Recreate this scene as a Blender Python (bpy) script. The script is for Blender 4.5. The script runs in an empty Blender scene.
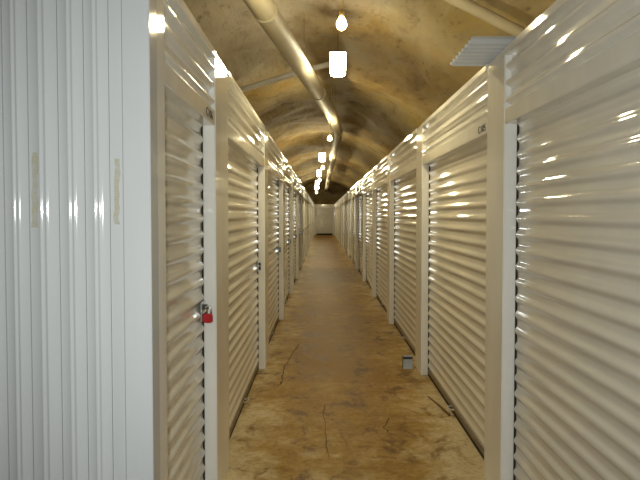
import bpy, bmesh, math, random
from mathutils import Vector, noise

scene = bpy.context.scene
COL = scene.collection
random.seed(4)

# ------------------------------------------------------------------ camera
F_PX = 675.0
EYE = 1.5
cd = bpy.data.cameras.new('camera')
cd.sensor_fit = 'HORIZONTAL'; cd.sensor_width = 36.0
cd.lens = F_PX / 640.0 * 36.0
cd.clip_start = 0.02; cd.clip_end = 200
cam = bpy.data.objects.new('camera', cd); COL.objects.link(cam)
cam.location = (0, 0, EYE)
cam.rotation_euler = (math.radians(90) - math.atan(25 / F_PX), 0, math.atan(2 / F_PX))
scene.camera = cam

# ------------------------------------------------------------------ world, flash, exposure
w = bpy.data.worlds.new('world'); scene.world = w; w.use_nodes = True
w.node_tree.nodes['Background'].inputs[0].default_value = (0.05, 0.045, 0.035, 1)
w.node_tree.nodes['Background'].inputs[1].default_value = 0.2
fl = bpy.data.lights.new('camera_flash', 'SPOT')           # the flash of the camera that took the photo
fl.energy = 160; fl.spot_size = math.radians(92); fl.spot_blend = 1.0; fl.color = (0.93, 0.98, 0.96); fl.shadow_soft_size = 0.022
flo = bpy.data.objects.new('camera_flash', fl); COL.objects.link(flo)
flo.location = (-0.06, -0.03, EYE + 0.035); flo.rotation_euler = cam.rotation_euler
vs = scene.view_settings
vs.view_transform = 'Standard'; vs.look = 'None'; vs.gamma = 1.0; vs.use_curve_mapping = False
vs.exposure = 0.30
BULB_L = 850.0
BOX_L = 54.0
WARM = (1.0, 0.86, 0.52, 1)

# ------------------------------------------------------------------ materials
def new_mat(name):
    m = bpy.data.materials.new(name); m.use_nodes = True
    nt = m.node_tree
    return m, nt, nt.nodes['Principled BSDF']

def ramp(nt, src, stops):
    r = nt.nodes.new('ShaderNodeValToRGB')
    els = r.color_ramp.elements
    while len(els) < len(stops): els.new(0.5)
    for e, (p, c) in zip(els, stops):
        e.position = p; e.color = (c[0], c[1], c[2], 1)
    nt.links.new(src, r.inputs[0])
    return r.outputs[0]

def noise_tex(nt, scale, detail=4, rough=0.55, coord='Object', stretch=None, dist=0.0):
    tc = nt.nodes.new('ShaderNodeTexCoord')
    out = tc.outputs[coord]
    if stretch:
        mp = nt.nodes.new('ShaderNodeMapping'); mp.inputs['Scale'].default_value = stretch
        nt.links.new(out, mp.inputs[0]); out = mp.outputs[0]
    n = nt.nodes.new('ShaderNodeTexNoise')
    n.inputs['Scale'].default_value = scale; n.inputs['Detail'].default_value = detail
    n.inputs['Roughness'].default_value = rough; n.inputs['Distortion'].default_value = dist
    nt.links.new(out, n.inputs['Vector'])
    return n.outputs['Fac']

def mix(nt, fac, a, b, mode='MIX'):
    m = nt.nodes.new('ShaderNodeMix'); m.data_type = 'RGBA'; m.blend_type = mode
    for sock, v in ((m.inputs[0], fac), (m.inputs[6], a), (m.inputs[7], b)):
        if isinstance(v, (int, float)): sock.default_value = v
        elif isinstance(v, tuple): sock.default_value = (v[0], v[1], v[2], 1)
        else: nt.links.new(v, sock)
    return m.outputs[2]

def math_node(nt, op, a, b=None, c=None, clamp=False):
    m = nt.nodes.new('ShaderNodeMath'); m.operation = op; m.use_clamp = clamp
    for i, v in enumerate((a, b, c)):
        if v is None: continue
        if isinstance(v, (int, float)): m.inputs[i].default_value = v
        else: nt.links.new(v, m.inputs[i])
    return m.outputs[0]

def bump(nt, bsdf, h, strength, dist):
    b = nt.nodes.new('ShaderNodeBump'); b.inputs['Strength'].default_value = strength
    b.inputs['Distance'].default_value = dist
    nt.links.new(h, b.inputs['Height']); nt.links.new(b.outputs[0], bsdf.inputs['Normal'])

def painted(name, col, rough=0.27, var=0.06, stretch=(1, 1, 1), spec=0.32):
    m, nt, b = new_mat(name)
    f = noise_tex(nt, 5, 5, stretch=stretch)
    dark = tuple(c * (1 - var * 1.6) for c in col); light = tuple(min(1, c * (1 + var)) for c in col)
    nt.links.new(ramp(nt, f, [(0.3, dark), (0.7, light)]), b.inputs['Base Color'])
    r = math_node(nt, 'MULTIPLY_ADD', f, 0.04, rough - 0.02)
    nt.links.new(r, b.inputs['Roughness'])
    b.inputs['Specular IOR Level'].default_value = spec
    return m

def metal(name, col, rough=0.35, metallic=1.0):
    m, nt, b = new_mat(name)
    f = noise_tex(nt, 30, 3)
    nt.links.new(ramp(nt, f, [(0.3, tuple(c * .8 for c in col)), (0.7, col)]), b.inputs['Base Color'])
    b.inputs['Metallic'].default_value = metallic; b.inputs['Roughness'].default_value = rough
    return m

def emitter(name, col, strength):
    m, nt, b = new_mat(name)
    b.inputs['Base Color'].default_value = (0.9, 0.88, 0.8, 1)
    b.inputs['Emission Color'].default_value = col
    b.inputs['Emission Strength'].default_value = strength
    return m

M = {}
M['post'] = painted('white_painted_steel', (0.84, 0.82, 0.76), 0.05, 0.04, (1, 1, .3))
M['door'] = painted('ivory_door_steel', (0.76, 0.73, 0.65), 0.05, 0.05, (1, .3, 1))
M['panel'] = painted('white_panel_steel', (0.58, 0.59, 0.59), 0.07, 0.03, (1, 1, .2))
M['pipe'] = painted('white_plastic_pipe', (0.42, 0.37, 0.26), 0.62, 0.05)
M['conduit'] = painted('grey_conduit', (0.62, 0.60, 0.54), 0.6, 0.06)
M['galv'] = metal('galvanised_steel', (0.72, 0.76, 0.78), 0.3)
M['chrome'] = metal('chrome_steel', (0.85, 0.87, 0.88), 0.16)
M['dark_metal'] = metal('dark_steel', (0.06, 0.055, 0.05), 0.5, 0.6)
M['brass'] = metal('brass_socket', (0.75, 0.55, 0.2), 0.3)
M['dirty'] = painted('dirty_bottom_bar', (0.20, 0.145, 0.08), 0.5, 0.25)
M['rubber_gap'] = painted('dark_rubber_seal_gap', (0.035, 0.025, 0.016), 0.8, 0.2)
M['red'] = painted('red_lacquer', (0.42, 0.012, 0.018), 0.3, 0.1)
M['ink'] = painted('black_ink', (0.02, 0.018, 0.015), 0.6, 0.1)
M['cord'] = painted('brown_cord', (0.16, 0.10, 0.04), 0.6, 0.1)
M['wood'] = painted('brown_wood', (0.17, 0.095, 0.03), 0.7, 0.25, (1, .2, 1))
M['crack'] = painted('dark_crack', (0.11, 0.07, 0.03), 0.9, 0.2)
M['bluegrey'] = painted('blue_grey_plastic', (0.45, 0.50, 0.56), 0.4, 0.1)
M['bulb'] = emitter('glowing_bulb', WARM, BULB_L)
M['box'] = emitter('glowing_jar', (1.0, 0.89, 0.60, 1), BOX_L)

# rock: ochre and grey blotches with dark seams
m, nt, b = new_mat('cave_rock')
big = noise_tex(nt, 0.75, 5, 0.6, stretch=(1, .4, 1), dist=0.4)
med = noise_tex(nt, 2.4, 5, 0.6, stretch=(1, .35, 1), dist=0.3)
fine = noise_tex(nt, 9, 5, 0.65, stretch=(1, .4, 1))
c1 = ramp(nt, big, [(0.34, (0.23, 0.147, 0.045)), (0.45, (0.31, 0.215, 0.075)), (0.54, (0.33, 0.265, 0.145)), (0.66, (0.38, 0.285, 0.10))])
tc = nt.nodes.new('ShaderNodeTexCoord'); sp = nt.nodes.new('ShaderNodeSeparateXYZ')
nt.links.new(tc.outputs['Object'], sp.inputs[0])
gf = math_node(nt, 'MULTIPLY_ADD', sp.outputs[1], -0.45, 4.6)          # paler grey towards the near left
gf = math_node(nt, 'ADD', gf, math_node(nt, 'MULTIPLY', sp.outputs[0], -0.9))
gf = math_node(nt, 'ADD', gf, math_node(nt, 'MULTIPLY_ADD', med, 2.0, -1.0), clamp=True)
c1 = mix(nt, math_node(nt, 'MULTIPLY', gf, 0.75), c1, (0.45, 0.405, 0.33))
c2 = ramp(nt, med, [(0.30, (0.55, 0.5, 0.43)), (0.42, (0.88, 0.86, 0.83)), (0.7, (1.08, 1.06, 1.0))])
c3 = ramp(nt, fine, [(0.30, (0.6, 0.58, 0.54)), (0.42, (1, 1, 1))])
c = mix(nt, 1.0, mix(nt, 1.0, c1, c2, 'MULTIPLY'), c3, 'MULTIPLY')
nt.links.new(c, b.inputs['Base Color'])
b.inputs['Roughness'].default_value = 0.75
b.inputs['Specular IOR Level'].default_value = 0.25
hh = math_node(nt, 'ADD', med, math_node(nt, 'MULTIPLY', fine, 0.35))
bump(nt, b, hh, 0.55, 0.08)
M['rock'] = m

# floor: dusty concrete, browner along the walked middle, paler beside the walls
m, nt, b = new_mat('stained_concrete')
tc = nt.nodes.new('ShaderNodeTexCoord'); sp = nt.nodes.new('ShaderNodeSeparateXYZ')
nt.links.new(tc.outputs['Object'], sp.inputs[0])
blot = noise_tex(nt, 1.6, 7, 0.62, stretch=(1.0, 0.5, 1), dist=0.3)
blot2 = noise_tex(nt, 4.2, 6, 0.68, stretch=(1, 0.55, 1), dist=0.4)
fine = noise_tex(nt, 28, 5, 0.7)
bands = noise_tex(nt, 2.6, 3, 0.6, stretch=(0.12, 1.6, 1))
dx = math_node(nt, 'ABSOLUTE', math_node(nt, 'SUBTRACT', sp.outputs[0], 0.17))
edge = math_node(nt, 'MULTIPLY_ADD', dx, 1.7, -0.62)
near = math_node(nt, 'MULTIPLY_ADD', sp.outputs[1], -0.22, 1.42, clamp=True)  # paler towards the camera: flash light put into the floor colour
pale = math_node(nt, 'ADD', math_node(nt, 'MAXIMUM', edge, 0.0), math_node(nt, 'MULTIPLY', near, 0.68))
mott = noise_tex(nt, 7.5, 5, 0.65, dist=0.5)
pale = math_node(nt, 'ADD', pale, math_node(nt, 'MULTIPLY_ADD', mott, 1.5, -0.75))
pale = math_node(nt, 'ADD', pale, math_node(nt, 'MULTIPLY_ADD', blot, 1.7, -0.85))
pale = math_node(nt, 'ADD', pale, math_node(nt, 'MULTIPLY_ADD', bands, 0.7, -0.35), clamp=True)
base = ramp(nt, pale, [(0.0, (0.28, 0.158, 0.030)), (0.38, (0.40, 0.255, 0.065)), (1.0, (0.65, 0.54, 0.33))])
st = ramp(nt, blot2, [(0.36, (0.42, 0.33, 0.22)), (0.47, (0.92, 0.9, 0.88)), (0.66, (1.0, 1.0, 1.0)), (0.74, (1.25, 1.2, 1.1))])
fi = ramp(nt, fine, [(0.33, (0.72, 0.68, 0.62)), (0.55, (1, 1, 1))])
nt.links.new(mix(nt, 1.0, mix(nt, 1.0, base, st, 'MULTIPLY'), fi, 'MULTIPLY'), b.inputs['Base Color'])
rr = math_node(nt, 'MULTIPLY_ADD', blot2, 0.35, 0.38)
nt.links.new(rr, b.inputs['Roughness'])
b.inputs['Specular IOR Level'].default_value = 0.1
bump(nt, b, math_node(nt, 'ADD', blot2, math_node(nt, 'MULTIPLY', fine, 0.3)), 0.35, 0.02)
M['floor'] = m

# yellowed glue residue, patchy
m, nt, b = new_mat('glue_residue')
f = noise_tex(nt, 28, 5, 0.7)
nt.links.new(ramp(nt, f, [(0.3, (0.50, 0.42, 0.20)), (0.7, (0.60, 0.54, 0.33))]), b.inputs['Base Color'])
a = ramp(nt, f, [(0.36, (0.15,) * 3), (0.62, (0.5,) * 3)])
nt.links.new(a, b.inputs['Alpha']); b.inputs['Roughness'].default_value = 0.6
M['glue'] = m

# ------------------------------------------------------------------ mesh helpers
def link(name, mesh, mat=None, parent=None, loc=(0, 0, 0), rot=None):
    if mat is not None and not mesh.materials: mesh.materials.append(M[mat])
    o = bpy.data.objects.new(name, mesh); COL.objects.link(o)
    o.location = loc
    if rot: o.rotation_euler = rot
    if parent: o.parent = parent
    return o

def empty(name, loc=(0, 0, 0)):
    o = bpy.data.objects.new(name, None); COL.objects.link(o)
    o.location = loc; o.empty_display_size = 0.1
    return o

def tag(o, label=None, cat=None, group=None, kind=None):
    if label: o['label'] = label
    if cat: o['category'] = cat
    if group: o['group'] = group
    if kind: o['kind'] = kind
    return o

def pydata(name, v, f, smooth=False):
    me = bpy.data.meshes.new(name); me.from_pydata(v, [], f); me.update()
    if smooth: me.polygons.foreach_set('use_smooth', [True] * len(me.polygons))
    return me

BOXES = {}
def box_mesh(sx, sy, sz, mat, bev=0.003):
    key = (round(sx, 4), round(sy, 4), round(sz, 4), mat, bev)
    if key in BOXES: return BOXES[key]
    bm = bmesh.new(); bmesh.ops.create_cube(bm, size=1)
    for v in bm.verts: v.co = Vector((v.co.x * sx, v.co.y * sy, v.co.z * sz))
    if bev: bmesh.ops.bevel(bm, geom=bm.edges[:], offset=bev, segments=1, affect='EDGES')
    me = bpy.data.meshes.new('box'); bm.to_mesh(me); bm.free()
    me.materials.append(M[mat]); BOXES[key] = me
    return me

def box(name, x0, x1, y0, y1, z0, z1, mat, parent=None, bev=0.003, origin=(0, 0, 0)):
    me = box_mesh(abs(x1 - x0), abs(y1 - y0), abs(z1 - z0), mat, bev)
    c = Vector(((x0 + x1) / 2, (y0 + y1) / 2, (z0 + z1) / 2)) - Vector(origin)
    return link(name, me, None, parent, c)

def tube_bm(bm, pts, r, n=10, caps=True):
    """tube along a polyline; r a number or a list"""
    pts = [Vector(p) for p in pts]; rings = []
    for i, p in enumerate(pts):
        t = (pts[min(i + 1, len(pts) - 1)] - pts[max(i - 1, 0)]).normalized()
        up = Vector((0, 0, 1)) if abs(t.z) < 0.95 else Vector((1, 0, 0))
        a = t.cross(up).normalized(); b2 = t.cross(a)
        rad = r[i] if isinstance(r, (list, tuple)) else r
        rings.append([bm.verts.new(p + a * rad * math.cos(2 * math.pi * k / n) + b2 * rad * math.sin(2 * math.pi * k / n)) for k in range(n)])
    for q in range(len(rings) - 1):
        for k in range(n):
            f = bm.faces.new((rings[q][k], rings[q][(k + 1) % n], rings[q + 1][(k + 1) % n], rings[q + 1][k])); f.smooth = True
    if caps:
        bm.faces.new(rings[0]); bm.faces.new(rings[-1][::-1])

def tube(name, pts, r, mat, parent=None, n=10, loc=(0, 0, 0)):
    bm = bmesh.new(); tube_bm(bm, pts, r, n)
    bmesh.ops.recalc_face_normals(bm, faces=bm.faces[:])
    me = bpy.data.meshes.new(name); bm.to_mesh(me); bm.free()
    return link(name, me, mat, parent, loc)

def lathe_mesh(name, prof, n=16, mat=None):
    v = []; f = []
    for (r, z) in prof:
        for k in range(n):
            a = 2 * math.pi * k / n; v.append((r * math.cos(a), r * math.sin(a), z))
    for i in range(len(prof) - 1):
        for k in range(n):
            f.append((i * n + k, i * n + (k + 1) % n, (i + 1) * n + (k + 1) % n, (i + 1) * n + k))
    me = pydata(name, v, f, True)
    if mat: me.materials.append(M[mat])
    return me

# ------------------------------------------------------------------ dimensions
XL, XR = -0.55, 0.925            # faces of the partition posts
REC = 0.06                       # doors sit this far behind them
H_DOOR, H_BEAM, H_RIB, H_TOP = 1.96, 2.04, 2.307, 2.345
Y_END = 50.6
PITCH = 0.0815
DEPTH_UNIT = 2.3

left_open = [(2.38, 3.50), (3.97, 6.51)]
while left_open[-1][1] + 0.43 + 2.65 < Y_END - 0.2:
    a = left_open[-1][1] + 0.43; left_open.append((a, a + 2.65))
right_open = [(-2.13, 0.47), (0.85, 3.45), (3.81, 6.27)]
while right_open[-1][1] + 0.38 + 2.60 < Y_END - 0.2:
    a = right_open[-1][1] + 0.38; right_open.append((a, a + 2.60))

# ------------------------------------------------------------------ floor, cave
Y0, Y1 = -6.0, 52.6
floor = link('floor', pydata('floor', [(-4, Y0, 0), (4, Y0, 0), (4, Y1, 0), (-4, Y1, 0)], [(0, 1, 2, 3)]), 'floor')
tag(floor, 'stained brown concrete floor running down the corridor', kind='structure')

def arch(x):
    return 4.12 - 0.20 * x * x

def ceiling_point(x, y):
    z = arch(x)
    p = Vector((x * 0.7, y * 0.45, 3.1))
    z += 0.16 * noise.noise(p)
    z += 0.10 * noise.noise(Vector((x * 0.45 + 7, y * 0.22 + 0.25 * noise.noise(Vector((x, y * .4, 9))), 1.7)))
    # hewn facets: ridged noise
    z += 0.13 * (0.35 - abs(noise.noise(Vector((x * 0.9, y * 0.55, 5.5))))) 
    z += 0.05 * noise.noise(Vector((x * 2.6, y * 1.9, 2.2))) + 0.018 * noise.noise(Vector((x * 7, y * 5, 2.2)))
    return z

nx, xs = 64, 4.0
ys = []
y = Y0
while y < Y1:
    ys.append(y); y += 0.11 if y < 22 else 0.22
ys.append(Y1)
v = []; f = []
for yy in ys:
    for i in range(nx + 1):
        x = -xs + 2 * xs * i / nx
        v.append((x, yy, max(ceiling_point(x, yy), 0.9 - 0.1 * abs(x))))
for j in range(len(ys) - 1):
    for i in range(nx):
        q = j * (nx + 1) + i
        f.append((q, q + nx + 1, q + nx + 2, q + 1))
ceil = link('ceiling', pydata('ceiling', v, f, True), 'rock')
tag(ceil, 'rough ochre and grey rock cave ceiling', kind='structure')

def rock_wall(name, pts, label):
    """pts: function (u, v) -> point, 0..1"""
    n1, n2 = 36, 20
    v = [tuple(pts(i / n1, j / n2)) for j in range(n2 + 1) for i in range(n1 + 1)]
    f = [(j * (n1 + 1) + i, j * (n1 + 1) + i + 1, (j + 1) * (n1 + 1) + i + 1, (j + 1) * (n1 + 1) + i) for j in range(n2) for i in range(n1)]
    tag(link(name, pydata(name, v, f, True), 'rock'), label, kind='structure')
rock_wall('wall_rock_end', lambda u, t: (-4 + 8 * u, Y1 - 0.25 + 0.3 * noise.noise(Vector((u * 9, t * 5, 1))), 4.6 * t), 'brown rock face above the far end of the corridor')
rock_wall('wall_rock_rear', lambda u, t: (-4 + 8 * u, Y0 + 0.25 + 0.3 * noise.noise(Vector((u * 9, t * 5, 4))), 4.6 * t), 'rock face behind the photographer')

# ------------------------------------------------------------------ corrugated sheets
def rib_profile(t):
    """0..1 along one corrugation -> 0..1 height (rounded ridge, broad shallow valley)"""
    t = t % 1.0
    d = abs(t - 0.5) * 2            # 0 at ridge
    s = max(0.0, min(1.0, (d - 0.08) / 0.62))
    return 1 - s * s * (3 - 2 * s)

CURT = {}
def corrugated(length, z0, z1, depth, side, phase=0.0, mat='door', seg=10, prof=rib_profile, pitch=PITCH):
    """sheet in the YZ plane centred on y, ridges towards -side*x, origin at z=0"""
    key = (round(length, 3), round(z0, 3), round(z1, 3), depth, side, phase, mat)
    if key in CURT: return CURT[key]
    n = int(round((z1 - z0) / PITCH * seg)); v = []; f = []
    for i in range(n + 1):
        z = z0 + (z1 - z0) * i / n
        x = -side * depth * prof((z - z0) / pitch + phase)
        v += [(x, -length / 2, z), (x, length / 2, z)]
    for i in range(n):
        q = 2 * i
        f.append((q, q + 1, q + 3, q + 2) if side < 0 else (q, q + 2, q + 3, q + 1))
    me = pydata('corrugated_sheet', v, f, True); me.set_sharp_from_angle(angle=math.radians(60)); me.materials.append(M[mat])
    CURT[key] = me
    return me

# ------------------------------------------------------------------ partition walls
def text_mesh(txt, size):
    cu = bpy.data.curves.new('txt', 'FONT'); cu.body = txt; cu.size = size; cu.align_x = 'CENTER'; cu.align_y = 'CENTER'
    cu.extrude = 0.0008; cu.resolution_u = 3; cu.offset = 0.0
    o = bpy.data.objects.new('txt', cu); COL.objects.link(o)
    dg = bpy.context.evaluated_depsgraph_get()
    me = bpy.data.meshes.new_from_object(o.evaluated_get(dg)); bpy.data.objects.remove(o)
    me.name = 'unit_number'; me.materials.clear(); me.materials.append(M['ink'])
    return me

def partition(root, side, openings, y_start, y_stop, numbers):
    xw = XL if side < 0 else XR
    org = root.location
    posts = []; prev = y_start
    for (a, b2) in openings:
        posts.append((prev, a)); prev = b2
    posts.append((prev, y_stop))
    for (a, b2) in posts:
        if b2 - a < 0.02: continue
        box('post', xw, xw + side * 0.11, a, b2, 0, H_TOP, 'post', root, 0.006, org)
    for k, (a, b2) in enumerate(openings):
        L = b2 - a
        hb = box('header_beam', xw + side * 0.002, xw + side * 0.09, a, b2, H_DOOR, H_BEAM, 'post', root, 0.004, org)
        me = corrugated(L - 0.004, H_BEAM, H_RIB, 0.030, side, 0.0, 'post', 16, rib_profile, (H_RIB - H_BEAM) / 3.12)
        rp = link('ribbed_panel', me, None, root, Vector((xw + side * 0.034, (a + b2) / 2, 0)) - org)
        box('top_cap', xw - side * 0.006, xw + side * 0.09, a, b2, H_RIB, H_TOP, 'post', root, 0.004, org)
        if k in numbers:
            txt, yc = numbers[k]
            tm = text_mesh(txt, 0.060)
            t = link('unit_number', tm, None, hb)
            t.location = Vector((xw + side * 0.0005, yc, (H_DOOR + H_BEAM) / 2 - 0.004)) - org - hb.location
            t.scale = (1.45, 1.0, 1.0)
            t.rotation_euler = (math.pi / 2, 0, math.pi / 2 if side < 0 else -math.pi / 2)
    # unseen roof and back partition, added to keep lamp light out of the units
    box('added_unit_roof', xw + side * 0.12, xw + side * DEPTH_UNIT, y_start + (0.05 if side < 0 else 0), y_stop, 2.25, 2.27, 'post', root, 0, org)
    box('added_back_partition', xw + side * (DEPTH_UNIT - 0.03), xw + side * DEPTH_UNIT, y_start + 0.05, y_stop, 0, 2.25, 'post', root, 0, org)

wall_l = tag(empty('wall_left', (XL, 2.16, 0)), 'left row of white steel storage units', kind='structure')
wall_r = tag(empty('wall_right', (XR, -2.6, 0)), 'right row of white steel storage units', kind='structure')
partition(wall_l, -1, left_open, 2.262, Y_END, {0: ('C106', 3.325)})
partition(wall_r, +1, right_open, -2.6, Y_END, {2: ('C105', 3.935)})

# end panel of the left row, facing the camera: ribbed sheet with fine beads
def end_panel():
    gx = [-0.636, -0.678, -0.758, -0.8416, -0.9376, -1.018]
    while gx[-1] > -2.8: gx.append(gx[-1] - (0.083 if len(gx) % 3 else 0.096))
    prof = []                                             # (x, y) y: negative is towards the camera
    for i in range(len(gx) - 1):
        a, b2 = gx[i], gx[i + 1]; L = b2 - a
        def bead(c, w_, h_):
            return [(a + L * c + s * w_, -h_ * (1 - s * s)) for s in (1.0, 0.6, 0.2, -0.2, -0.6, -1.0)]
        if i > 0: prof += [(a + 0.0022, 0.0), (a + 0.0012, 0.007), (a - 0.0012, 0.007), (a - 0.0022, 0.0)]
        else: prof += [(a, 0.0), (a - 0.014, 0.0), (a - 0.028, 0.0)]
        if i > 0: prof += bead(0.43, 0.006, 0.003) + bead(0.63, 0.006, 0.003)
    v = []; f = []
    for (x, yy) in prof: v += [(x, yy, 0), (x, yy, H_TOP)]
    for i in range(len(prof) - 1):
        q = 2 * i; f.append((q, q + 1, q + 3, q + 2))
    me = pydata('end_panel', v, f)
    me.polygons.foreach_set('use_smooth', [True] * len(me.polygons))
    me.set_sharp_from_angle(angle=math.radians(40))
    link('end_panel', me, 'panel', wall_l, Vector((0, 2.164, 0)) - wall_l.location)
end_panel()
box('corner_trim', XL + 0.002, XL - 0.088, 2.160, 2.262, 0, H_TOP, 'panel', wall_l, 0.004, wall_l.location)
def glue(cx, z0, z1, wd, seed):
    rnd = random.Random(seed); n = 9; v = []; f = []
    for i in range(n + 1):
        z = z0 + (z1 - z0) * i / n
        drift = -0.004 * (1 - i / n)
        v += [(cx - wd / 2 + drift + rnd.uniform(-.003, .003), 2.1633, z), (cx + wd / 2 + drift + rnd.uniform(-.003, .003), 2.1633, z)]
    for i in range(n): f.append((2 * i, 2 * i + 1, 2 * i + 3, 2 * i + 2))
    link('glue_mark', pydata('glue_mark', v, f), 'glue', wall_l, -Vector(wall_l.location))
glue(-0.917, 1.46, 1.70, 0.020, 1)
glue(-0.655, 1.47, 1.68, 0.017, 2)

# ------------------------------------------------------------------ roll-up shutter doors
def make_door(side, a, b2, label, latch_far=True, latch=True):
    xw = XL if side < 0 else XR
    xd = xw + side * REC                     # ridge plane of the curtain
    yc = (a + b2) / 2; L = b2 - a
    d = empty('roller_shutter', (xd, yc, 0))
    tag(d, label, 'shutter', 'roll-up shutters of the storage units')
    me = corrugated(L - 0.034, 0.055, H_DOOR + 0.08, 0.012, side, 0.0, 'door')
    link('curtain', me, None, d, (side * 0.013, 0, 0))
    box('bottom_bar', side * 0.002, side * 0.03, -L / 2 + 0.012, L / 2 - 0.012, 0.030, 0.058, 'dirty', d, 0.003)
    box('bottom_seal', side * 0.006, side * 0.026, -L / 2 + 0.012, L / 2 - 0.012, 0.0, 0.031, 'rubber_gap', d, 0)
    for s in (-1, 1):                        # guide channels behind the posts, coloured black to stand for the shadow gap
        box('guide', side * 0.004, side * 0.052, s * (L / 2 - 0.013), s * (L / 2 - 0.001), 0.0, H_DOOR + 0.06, 'rubber_gap', d, 0.002)
    # pull handle on the bottom bar
    ph = bmesh.new()
    tube_bm(ph, [(0, -0.05, 0.045), (-side * 0.03, -0.045, 0.05), (-side * 0.035, 0, 0.052), (-side * 0.03, 0.045, 0.05), (0, 0.05, 0.045)], 0.006, 6)
    hm = bpy.data.meshes.new('pull_handle'); ph.to_mesh(hm); ph.free()
    link('pull_handle', hm, 'galv', d)
    if latch:
        ly = (L / 2 - 0.075) * (1 if side < 0 else -1)
        lp = box('latch', side * 0.001, -side * 0.006, ly - 0.05, ly + 0.05, 0.96, 1.06, 'galv', d, 0.002)
        o = lp.location
        bl = tube('bolt', [(-side * 0.016, ly - 0.06, 1.015), (-side * 0.016, ly + 0.07, 1.015)], 0.008, 'chrome', lp, 8)
        bl.location = -o
        kn = box('keeper', -side * 0.006, -side * 0.026, ly - 0.006, ly + 0.006, 0.975, 1.045, 'dark_metal', lp, 0.002, o)
    return d

ORD = ['first', 'second', 'third', 'fourth', 'fifth', 'sixth', 'seventh', 'eighth', 'ninth', 'tenth', 'eleventh', 'twelfth', 'thirteenth', 'fourteenth', 'fifteenth', 'sixteenth', 'seventeenth', 'eighteenth']
for k, (a, b2) in enumerate(left_open):
    if k == 0: lab = 'narrow ivory roll-up shutter door with the red padlock, nearest on the left'
    elif k == 1: lab = 'ivory roll-up shutter door just past the padlocked narrow door on the left'
    elif k == len(left_open) - 1: lab = 'farthest ivory roll-up shutter door of the left row'
    else: lab = '%s ivory roll-up shutter door along the left row, counted from the padlocked one' % ORD[k]
    make_door(-1, a, b2, lab)
for k, (a, b2) in enumerate(right_open):
    if k == 0: continue
    if k == 1: lab = 'big ivory roll-up shutter door at the right edge, nearest on the right'
    elif k == 2: lab = 'ivory roll-up shutter door marked C105 on the right'
    elif k == 3: lab = 'ivory roll-up shutter door just past the small grey floor box on the right'
    elif k == len(right_open) - 1: lab = 'farthest ivory roll-up shutter door of the right row'
    else: lab = '%s ivory roll-up shutter door along the right row, counted from the frame edge' % ORD[k - 1]
    make_door(1, a, b2, lab)
# one more unit front behind the camera, plain
make_door(1, right_open[0][0], right_open[0][1], 'ivory roll-up shutter door behind the photographer on the right')

# ------------------------------------------------------------------ far end wall with its door
wall_f = tag(empty('wall_far', (0.19, Y_END + 0.02, 0)), 'white end wall closing the corridor', kind='structure')
fo = Vector(wall_f.location)
box('post', XL - 0.1, -0.42, Y_END + 0.02, Y_END + 0.12, 0, 2.3, 'post', wall_f, 0.005, fo)
box('post', 0.80, XR + 0.1, Y_END + 0.02, Y_END + 0.12, 0, 2.3, 'post', wall_f, 0.005, fo)
box('header_beam', -0.42, 0.80, Y_END + 0.03, Y_END + 0.12, 2.0, 2.3, 'post', wall_f, 0.005, fo)
d = empty('roller_shutter', (0.19, Y_END + 0.08, 0))
tag(d, 'pale roll-up shutter door closing the far end of the corridor', 'shutter', 'roll-up shutters of the storage units')
link('curtain', corrugated(1.21, 0.055, 2.0, 0.018, 1, 0.0, 'door'), None, d, (0, 0, 0), (0, 0, math.pi / 2))
box('bottom_bar', -0.6, 0.6, -0.03, 0.0, 0.0, 0.12, 'rubber_gap', d, 0.003)

# ------------------------------------------------------------------ padlock on the near left door
pl = empty('padlock', (XL - REC + 0.031, 3.405, 1.0))
tag(pl, 'small red padlock hanging from the latch of the near left door', 'padlock')
bm = bmesh.new(); bmesh.ops.create_cube(bm, size=1)
for vv in bm.verts: vv.co = Vector((vv.co.x * 0.048, vv.co.y * 0.024, vv.co.z * 0.046 - 0.023))
bmesh.ops.bevel(bm, geom=bm.edges[:], offset=0.006, segments=2, affect='EDGES')
me = bpy.data.meshes.new('padlock_body'); bm.to_mesh(me); bm.free()
link('body', me, 'red', pl)
pts = [(-0.016, 0, -0.004), (-0.016, 0, 0.022)] + [(-0.016 * math.cos(t), 0, 0.022 + 0.016 * math.sin(t)) for t in (0.5, 1.05, 1.57, 2.1, 2.64)] + [(0.016, 0, 0.022), (0.016, 0, -0.004)]
tube('shackle', pts, 0.0045, 'chrome', pl, 8)
tube('keyhole', [(0, 0, -0.0475), (0, 0, -0.045)], 0.006, 'dark_metal', pl, 8)

# ------------------------------------------------------------------ corrugated sheet jutting out over the right wall
sh = empty('corrugated_sheet', (XR, 3.575, H_TOP))
tag(sh, 'pale blue-grey corrugated metal sheet jutting out over the top of the right wall', 'metal sheet')
v = []; f = []
x_out, x_in = 0.737 - XR, 0.35
ya, yb, n = -0.215, 0.340, 78
th = 0.004
for layer in (0, 1):
    for i in range(n + 1):
        yy = ya + (yb - ya) * i / n
        z = 0.001 + 0.028 * (1 - rib_profile((yy - ya) / 0.0793)) + layer * th
        v += [(x_out, yy, z), (x_in, yy, z)]
nn = 2 * (n + 1)
for i in range(n):
    q = 2 * i
    f.append((q, q + 1, q + 3, q + 2)); f.append((nn + q, nn + q + 2, nn + q + 3, nn + q + 1))
    f.append((q, q + 2, nn + q + 2, nn + q)); f.append((q + 1, nn + q + 1, nn + q + 3, q + 3))
f.append((0, nn, nn + 1, 1)); f.append((2 * n, 2 * n + 1, nn + 2 * n + 1, nn + 2 * n))
me = pydata('sheet', v, f, True); me.set_sharp_from_angle(angle=math.radians(50))
link('sheet', me, 'panel', sh)
for i in range(7):
    tube('rib_end', [(x_out - 0.008, ya + 0.0397 + i * 0.0793, 0.016), (x_out + 0.012, ya + 0.0397 + i * 0.0793, 0.016)], 0.009, 'post', sh, 8)

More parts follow.
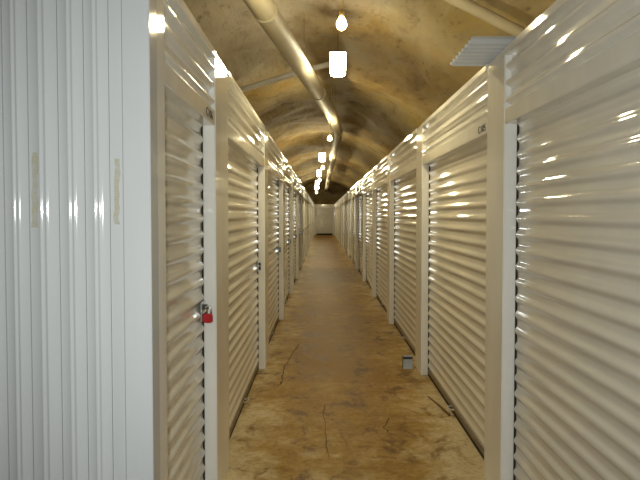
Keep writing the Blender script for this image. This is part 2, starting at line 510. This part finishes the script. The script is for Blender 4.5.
# ------------------------------------------------------------------ ceiling pipe
PIPE_Z, PIPE_R = 3.40, 0.112
path = [(-0.98, Y0 + 0.6), (-0.98, 1.4), (-0.95, 2.2), (-0.575, 5.97), (0.148, 12.45), (0.30, 14.6), (0.36, 15.5), (0.372, 16.6), (0.36, 24.0), (0.34, 34.0), (0.33, Y_END + 1.2)]
pipe = empty('ceiling_pipe', (0, 6, PIPE_Z))
tag(pipe, 'thick white pipe running along under the rock ceiling', 'pipe')
def pipe_at(yy):
    for (xa, a), (xb, b2) in zip(path, path[1:]):
        if a <= yy <= b2: return xa + (xb - xa) * (yy - a) / (b2 - a)
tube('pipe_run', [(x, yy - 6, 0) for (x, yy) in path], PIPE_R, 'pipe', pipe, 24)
for yy in (6.35, 10.6, 15.5, 21.6, 27.7, 33.8, 40, 46):
    xa, xb = pipe_at(yy - 0.05), pipe_at(yy + 0.05)
    tube('coupling', [(xa, yy - 6.05, 0), (xb, yy - 5.95, 0)], PIPE_R + 0.006, 'pipe', pipe, 24)
for yy in (2.0, 9.0, 14.2, 19.5, 26, 33, 40, 47):
    x = pipe_at(yy); zt = ceiling_point(x, yy)
    tube('hanger', [(x, yy - 6, PIPE_R - 0.01), (x, yy - 6, zt - PIPE_Z + 0.05)], 0.003, 'cord', pipe, 6)

# conduits crossing the rock
def conduit(name, pts, r, label, mat='conduit'):
    c = Vector(pts[0]); o = empty(name, c)
    tag(o, label, 'conduit', 'grey conduits crossing the rock ceiling')
    tube('conduit_run', [Vector(p) - c for p in pts], r, mat, o, 12)
    for p in pts[1:-1:2] if pts[0][0] < 0 else ():
        zt = ceiling_point(p[0], p[1])
        tube('clip', [Vector(p) - c, Vector((p[0], p[1], max(zt - 0.01, p[2] + 0.05))) - c], 0.012, 'conduit', o, 6)
conduit('cross_conduit', [(-1.75, 10.7, 3.325), (-1.6, 10.7, 3.37), (-1.2, 10.7, 3.49), (-0.5, 10.7, 3.70), (0.16, 10.7, 3.885)], 0.045, 'grey conduit crossing the rock behind the white pipe, left of the jar lamp')
conduit('cross_conduit', [(0.55, 6.4, 3.86), (1.0, 6.4, 3.64), (1.2, 6.4, 3.54), (1.86, 6.4, 3.21), (2.3, 6.4, 2.98)], 0.055, 'tan conduit slanting down the rock above the jutting corrugated sheet', 'pipe')

# ------------------------------------------------------------------ lamps
bulb_prof = [(0.0, -0.045), (0.016, -0.042), (0.029, -0.033), (0.037, -0.018), (0.039, -0.002), (0.036, 0.014), (0.028, 0.03), (0.019, 0.046), (0.014, 0.058)]
bulb_me = lathe_mesh('bulb', bulb_prof, 16, 'bulb')
sock_me = lathe_mesh('socket', [(0.013, 0.05), (0.020, 0.055), (0.021, 0.095), (0.014, 0.105), (0.0, 0.106)], 14, 'brass')
def lamp_x(yy):
    return 0.15 if yy < 13.5 else 0.15 - (yy - 13.5) * 0.0165
def bare_bulb(yy, label):
    x = lamp_x(yy); z = 2.965
    o = empty('hanging_bulb', (x, yy, z)); tag(o, label, 'light bulb', 'bare bulbs hanging along the corridor')
    link('bulb', bulb_me, None, o); link('socket', sock_me, None, o)
    zt = ceiling_point(x, yy) - z + 0.04
    tube('cord', [(0, 0, 0.10), (0.012, 0, 0.2), (0.03, 0.0, 0.5), (0.04, 0, zt)], 0.006, 'brass', o, 6)
def jar_mesh():
    bm = bmesh.new(); rings = []
    for (hw, z, ch) in ((0.050, -0.125, 0.012), (0.066, -0.118, 0.02), (0.076, -0.095, 0.02), (0.080, 0.085, 0.012)):
        rings.append([bm.verts.new((sx * (hw - (ch if q else 0)), sy * (hw - (0 if q else ch)), z))
                      for (sx, sy, q) in ((1, -1, 1), (1, -1, 0), (1, 1, 0), (1, 1, 1), (-1, 1, 1), (-1, 1, 0), (-1, -1, 0), (-1, -1, 1))])
    rings = [[r[1], r[2], r[3], r[4], r[5], r[6], r[7], r[0]] for r in rings]
    for a, b2 in zip(rings, rings[1:]):
        for k in range(8): bm.faces.new((a[k], a[(k + 1) % 8], b2[(k + 1) % 8], b2[k]))
    bm.faces.new(rings[0][::-1]); bm.faces.new(rings[-1])
    bmesh.ops.recalc_face_normals(bm, faces=bm.faces[:])
    me = bpy.data.meshes.new('diffuser'); bm.to_mesh(me); bm.free(); me.materials.append(M['box'])
    return me
jar_me = jar_mesh()
def jar_lamp(yy, label):
    x = 0.20 if yy < 10 else lamp_x(yy); z = 3.42
    o = empty('jar_lamp', (x, yy, z)); tag(o, label, 'lamp', 'square jar lamps hanging along the corridor')
    dd = link('diffuser', jar_me, None, o); dd.scale = (1.25, 1.25, 1.30)
    box('cap', -0.106, 0.106, -0.106, 0.106, 0.1115, 0.124, 'dark_metal', o, 0.004)
    zt = ceiling_point(x, yy) - z + 0.04
    tube('stem', [(0, 0, 0.12), (0, 0, zt - 0.05)], 0.005, 'cord', o, 6)
for k, yy in enumerate((5.24, 13.0, 21.0, 28.6, 36.2, 43.8)):
    bare_bulb(yy, 'bare glowing bulb hanging nearest, at the top of the view' if k == 0 else '%s bare glowing bulb down the corridor' % ORD[k])
for k, yy in enumerate((8.6, 22.3, 30.9, 40.0, 47.0)):
    jar_lamp(yy, 'large square glowing jar lamp nearest, right below the first bulb' if k == 0 else '%s square glowing jar lamp down the corridor' % ORD[k])

# ------------------------------------------------------------------ small floor box, wooden strip, cracks
fb = empty('floor_box', (0.838, 6.57, 0))
tag(fb, 'small blue-grey open box on the floor beside the right post', 'box')
W2, D2, HB, T = 0.046, 0.04, 0.118, 0.005
box('side_panel', -W2, W2, -D2, -D2 + T, 0, HB - 0.022, 'bluegrey', fb, 0.001)
box('side_panel', -W2, W2, D2 - T, D2, 0, HB, 'bluegrey', fb, 0.001)
box('side_panel', -W2, -W2 + T, -D2 + T, D2 - T, 0, HB, 'dark_metal', fb, 0.001)
box('side_panel', W2 - T, W2, -D2 + T, D2 - T, 0, HB, 'bluegrey', fb, 0.001)
box('bottom_panel', -W2 + T, W2 - T, -D2 + T, D2 - T, 0, 0.006, 'dark_metal', fb, 0)
box('rim', -W2, W2, -D2 - 0.002, -D2 + T, HB - 0.022, HB, 'dark_metal', fb, 0.001)

ws = tube('wood_strip', [(0, 0, 0.009), (0.045, -0.25, 0.010), (0.078, -0.52, 0.011)], [0.004, 0.008, 0.010], 'wood', None, 6, (0.872, 5.5, 0))
tag(ws, 'thin brown strip lying on the floor against the C105 door', 'strip')

def crack(pts, wd, seed):
    rnd = random.Random(seed); v = []; f = []; P = []
    for (a, b2) in zip(pts, pts[1:]):
        for t in range(5):
            s = t / 5; P.append((a[0] + (b2[0] - a[0]) * s + rnd.uniform(-.008, .008), a[1] + (b2[1] - a[1]) * s))
    P.append(pts[-1])
    for i, (x, y) in enumerate(P):
        q = wd * rnd.uniform(0.3, 1.0) * (0.25 if i in (0, len(P) - 1) else 1)
        v += [(x - q, y, 0.0012), (x + q, y, 0.0012)]
    for i in range(len(P) - 1): f.append((2 * i, 2 * i + 1, 2 * i + 3, 2 * i + 2))
    link('crack', pydata('crack', v, f), 'crack', floor)
crack([(-0.262, 7.9), (-0.345, 6.95), (-0.372, 6.5), (-0.36, 6.05), (-0.385, 5.85)], 0.012, 1)
crack([(0.012, 5.3), (0.02, 4.75), (0.028, 4.4), (0.042, 4.1)], 0.006, 2)
crack([(0.50, 4.95), (0.44, 4.72), (0.47, 4.55), (0.62, 4.5)], 0.007, 3)
